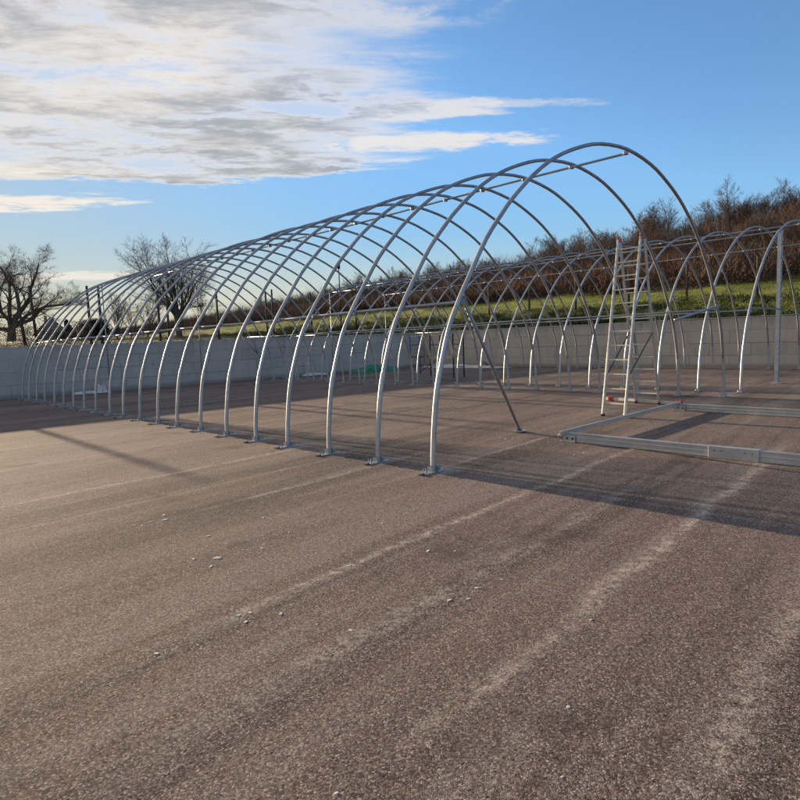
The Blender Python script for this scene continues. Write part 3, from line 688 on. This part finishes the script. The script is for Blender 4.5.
x, y, z = field(6500, (45, 88), (-4, 175), 1.25); keep = x > 51 + 1.5*np.sin(y*.25) - np.clip(y-40, 0, 60)*.09; x, y, z = x[keep], y[keep], z[keep]
b2 = field(2600, (64, 90), (-4, 175), 1.25)
tag(tris('grey_thicket', spray(*b2, 46, rg.uniform(.8, 1.7, 2600), rg.uniform(2.2, 5.2, 2600), .017, 1.3), M_TWIGR), 'grey brown thicket of bare saplings below the hill crest', 'thicket', kind='stuff')
tag(tris('brush_thicket', spray(x, y, z, 52, rg.uniform(.8, 1.8, len(x)), rg.uniform(1.0, 2.5, len(x)), .023), M_BRUSH), 'dense russet brown winter brush covering the hillside', 'brush', kind='stuff')
x, y, z = field(1500, (49, 62), (-4, 150), 1.3)
tag(tris('bramble_undergrowth', spray(x, y, z, 40, rg.uniform(.8, 1.6, len(x)), rg.uniform(.8, 2.0, len(x)), .035, .7), M_BRUSHD), 'dark brown brambles at the foot of the brush slope', 'brambles', kind='stuff')
x, y, z = field(17000, (28, 51), (-6, 130), 1.4)
g1 = spray(x, y, z-.03, 7, np.full(len(x), .35), rg.uniform(.12, .42, len(x)), .014)
x, y, z = field(9000, (-25, 40), (27, 60), 1.0)
g2 = spray(x, y, z-.03, 6, np.full(len(x), .35), rg.uniform(.12, .4, len(x)), .014)
tag(tris('grass', g1, M_BLADE), 'rough yellow green grass on the bank above the hillside wall', 'grass', kind='stuff')
tag(tris('dry_grass', g2, M_DRY), 'dry straw coloured grass behind the far wall', 'grass', kind='stuff')
x, y, z = field(750, (28.3, 41), (-6, 60), 1.2); x = 28.3+(x-28.3)**1.3/13**.3; z = terrain(x, y)
tag(tris('bramble_patch', spray(x, y, z, 75, np.full(len(x), .55), rg.uniform(.35, .8, len(x)), .016, .6), M_LEAF), 'dark green bramble patches low on the grass bank', 'brambles', kind='stuff')
def leaf_mass(name, cxyz, rads, n, size, m_, label, cat, group=None):
    c = np.repeat(np.array(cxyz), n, 0); rr = np.repeat(np.array(rads), n, 0); N_ = len(c)
    d = rg.normal(0, 1, (N_, 3)); d /= np.linalg.norm(d, axis=1, keepdims=True); p = c + d*rr*(rg.random(N_)**.45)[:, None]
    a = rg.normal(0, 1, (N_, 3)); a /= np.linalg.norm(a, axis=1, keepdims=True); b = np.cross(a, rg.normal(0, 1, (N_, 3))); b /= np.linalg.norm(b, axis=1, keepdims=True)
    sz = size*rg.uniform(.6, 1.5, N_)[:, None]
    return tag(tris(name, np.stack([p-a*sz, p+a*sz, p+b*sz*1.6], 1), m_), label, cat, group)
ys_ = np.arange(-6, 25, .55); cs = [(29.1+rg.uniform(-.4, .5), q, 2.0+rg.uniform(-.25, .25)) for q in ys_]
leaf_mass('hedge', cs, [(.7, .55, rg.uniform(.30, .75)) for _ in cs], 700, .032, M_LEAF, 'low dark green bramble hedge directly behind the hillside wall', 'hedge')
cs = [(q+rg.uniform(-.3, .3), 46+rg.uniform(-.5, .5), 2.9+rg.uniform(-.2, .3)) for q in np.arange(-14, 13.5, .8)]
leaf_mass('hedge', cs, [(.9, .8, rg.uniform(.7, 1.15)) for _ in cs], 1300, .028, M_BRUSH, 'brownish dark hedge running beneath the gnarled oak', 'hedge')
X_ = at(93, 60); cs = [(X_+rg.uniform(-.8, .8), 60+rg.uniform(-.5, .5), 3.2+rg.uniform(-.9, .9)) for _ in range(18)]
leaf_mass('evergreen_bush', cs, [(.8, .8, .75)]*18, 2200, .04, M_LEAFD, 'round dark evergreen bush between the house roof and the saplings', 'bush')
X_ = at(69, 70); cs = [(X_+rg.normal(0, .25), 70, 2.2+.42*i) for i in range(7)]
leaf_mass('evergreen_bush', cs, [(1.0-.13*i, .9-.12*i, .5) for i in range(7)], 2600, .05, M_LEAFD, 'small pointed evergreen next to the slate roofed house', 'bush')

# ------------------------------------------------------------------ house and barn far behind
X_ = at(53, 150); Z0 = hz_(X_, 150)
hs = empty('house', (X_, 150, Z0)); hs.rotation_euler.z = R(-14); tag(hs, 'pale house with a grey slate gable roof far beyond the wall', 'house')
mb = MB(); mb.box((-3.2, 0, -.3), (3.2, 9, 3.2)); mb.add([(-3.2, 0, 3.2), (3.2, 0, 3.2), (0, 0, 6.4)], [(0, 1, 2)]); mb.build('wall', M_RENDER, hs)
mb = MB()
for s in (-1, 1): mb.add([(s*3.6, -.4, 2.85), (0, -.4, 6.62), (0, 9.4, 6.62), (s*3.6, 9.4, 2.85), (s*3.6, -.4, 2.70), (0, -.4, 6.45), (0, 9.4, 6.45), (s*3.6, 9.4, 2.70)], [(0, 1, 2, 3), (7, 6, 5, 4), (0, 4, 5, 1), (1, 5, 6, 2), (2, 6, 7, 3), (3, 7, 4, 0)])
rf = mb.build('roof', M_ROOF, hs)
mb = MB(); mb.box((-1.3, 4, 5.2), (-.7, 4.6, 7.0)); mb.build('chimney', M_RENDER, rf)
for x in (-1.6, 1.6):
    mb = MB(); mb.box((x-.5, -.04, 1.2), (x+.5, 0, 2.4)); mb.build('window', M_GLASS, hs)
Xb0, Xb1 = at(226, 100), at(318, 100); Zb = hz_(Xb0, 100)
bn = empty('barn', (Xb0, 100, Zb)); tag(bn, 'long dark low roofed barn on the skyline beyond the far wall', 'barn')
L_ = Xb1-Xb0; ht = 6.5-Zb
mb = MB(); mb.box((0, 0, -2), (L_, 9, ht)); mb.build('wall', M_BARN, bn)
mb = MB(); mb.add([(-.4, -.5, ht-.05), (L_+.4, -.5, ht-.05), (L_+.4, 4.5, ht+1.0), (-.4, 4.5, ht+1.0), (-.4, 9.5, ht-.05), (L_+.4, 9.5, ht-.05),
      (-.4, -.5, ht+.08), (L_+.4, -.5, ht+.08), (L_+.4, 4.5, ht+1.13), (-.4, 4.5, ht+1.13), (-.4, 9.5, ht+.08), (L_+.4, 9.5, ht+.08)],
      [(6, 7, 8, 9), (9, 8, 11, 10), (0, 3, 2, 1), (3, 4, 5, 2), (0, 1, 7, 6), (4, 10, 11, 5), (0, 6, 9, 3), (3, 9, 10, 4), (1, 2, 8, 7), (2, 5, 11, 8)]); mb.build('roof', M_BARNR, bn)
for i in range(3):
    mb = MB(); mb.box((L_*(.2+.3*i), -.06, .3), (L_*(.2+.3*i)+2.2, 0, 1.6)); mb.build('door', M_DARKM, bn)
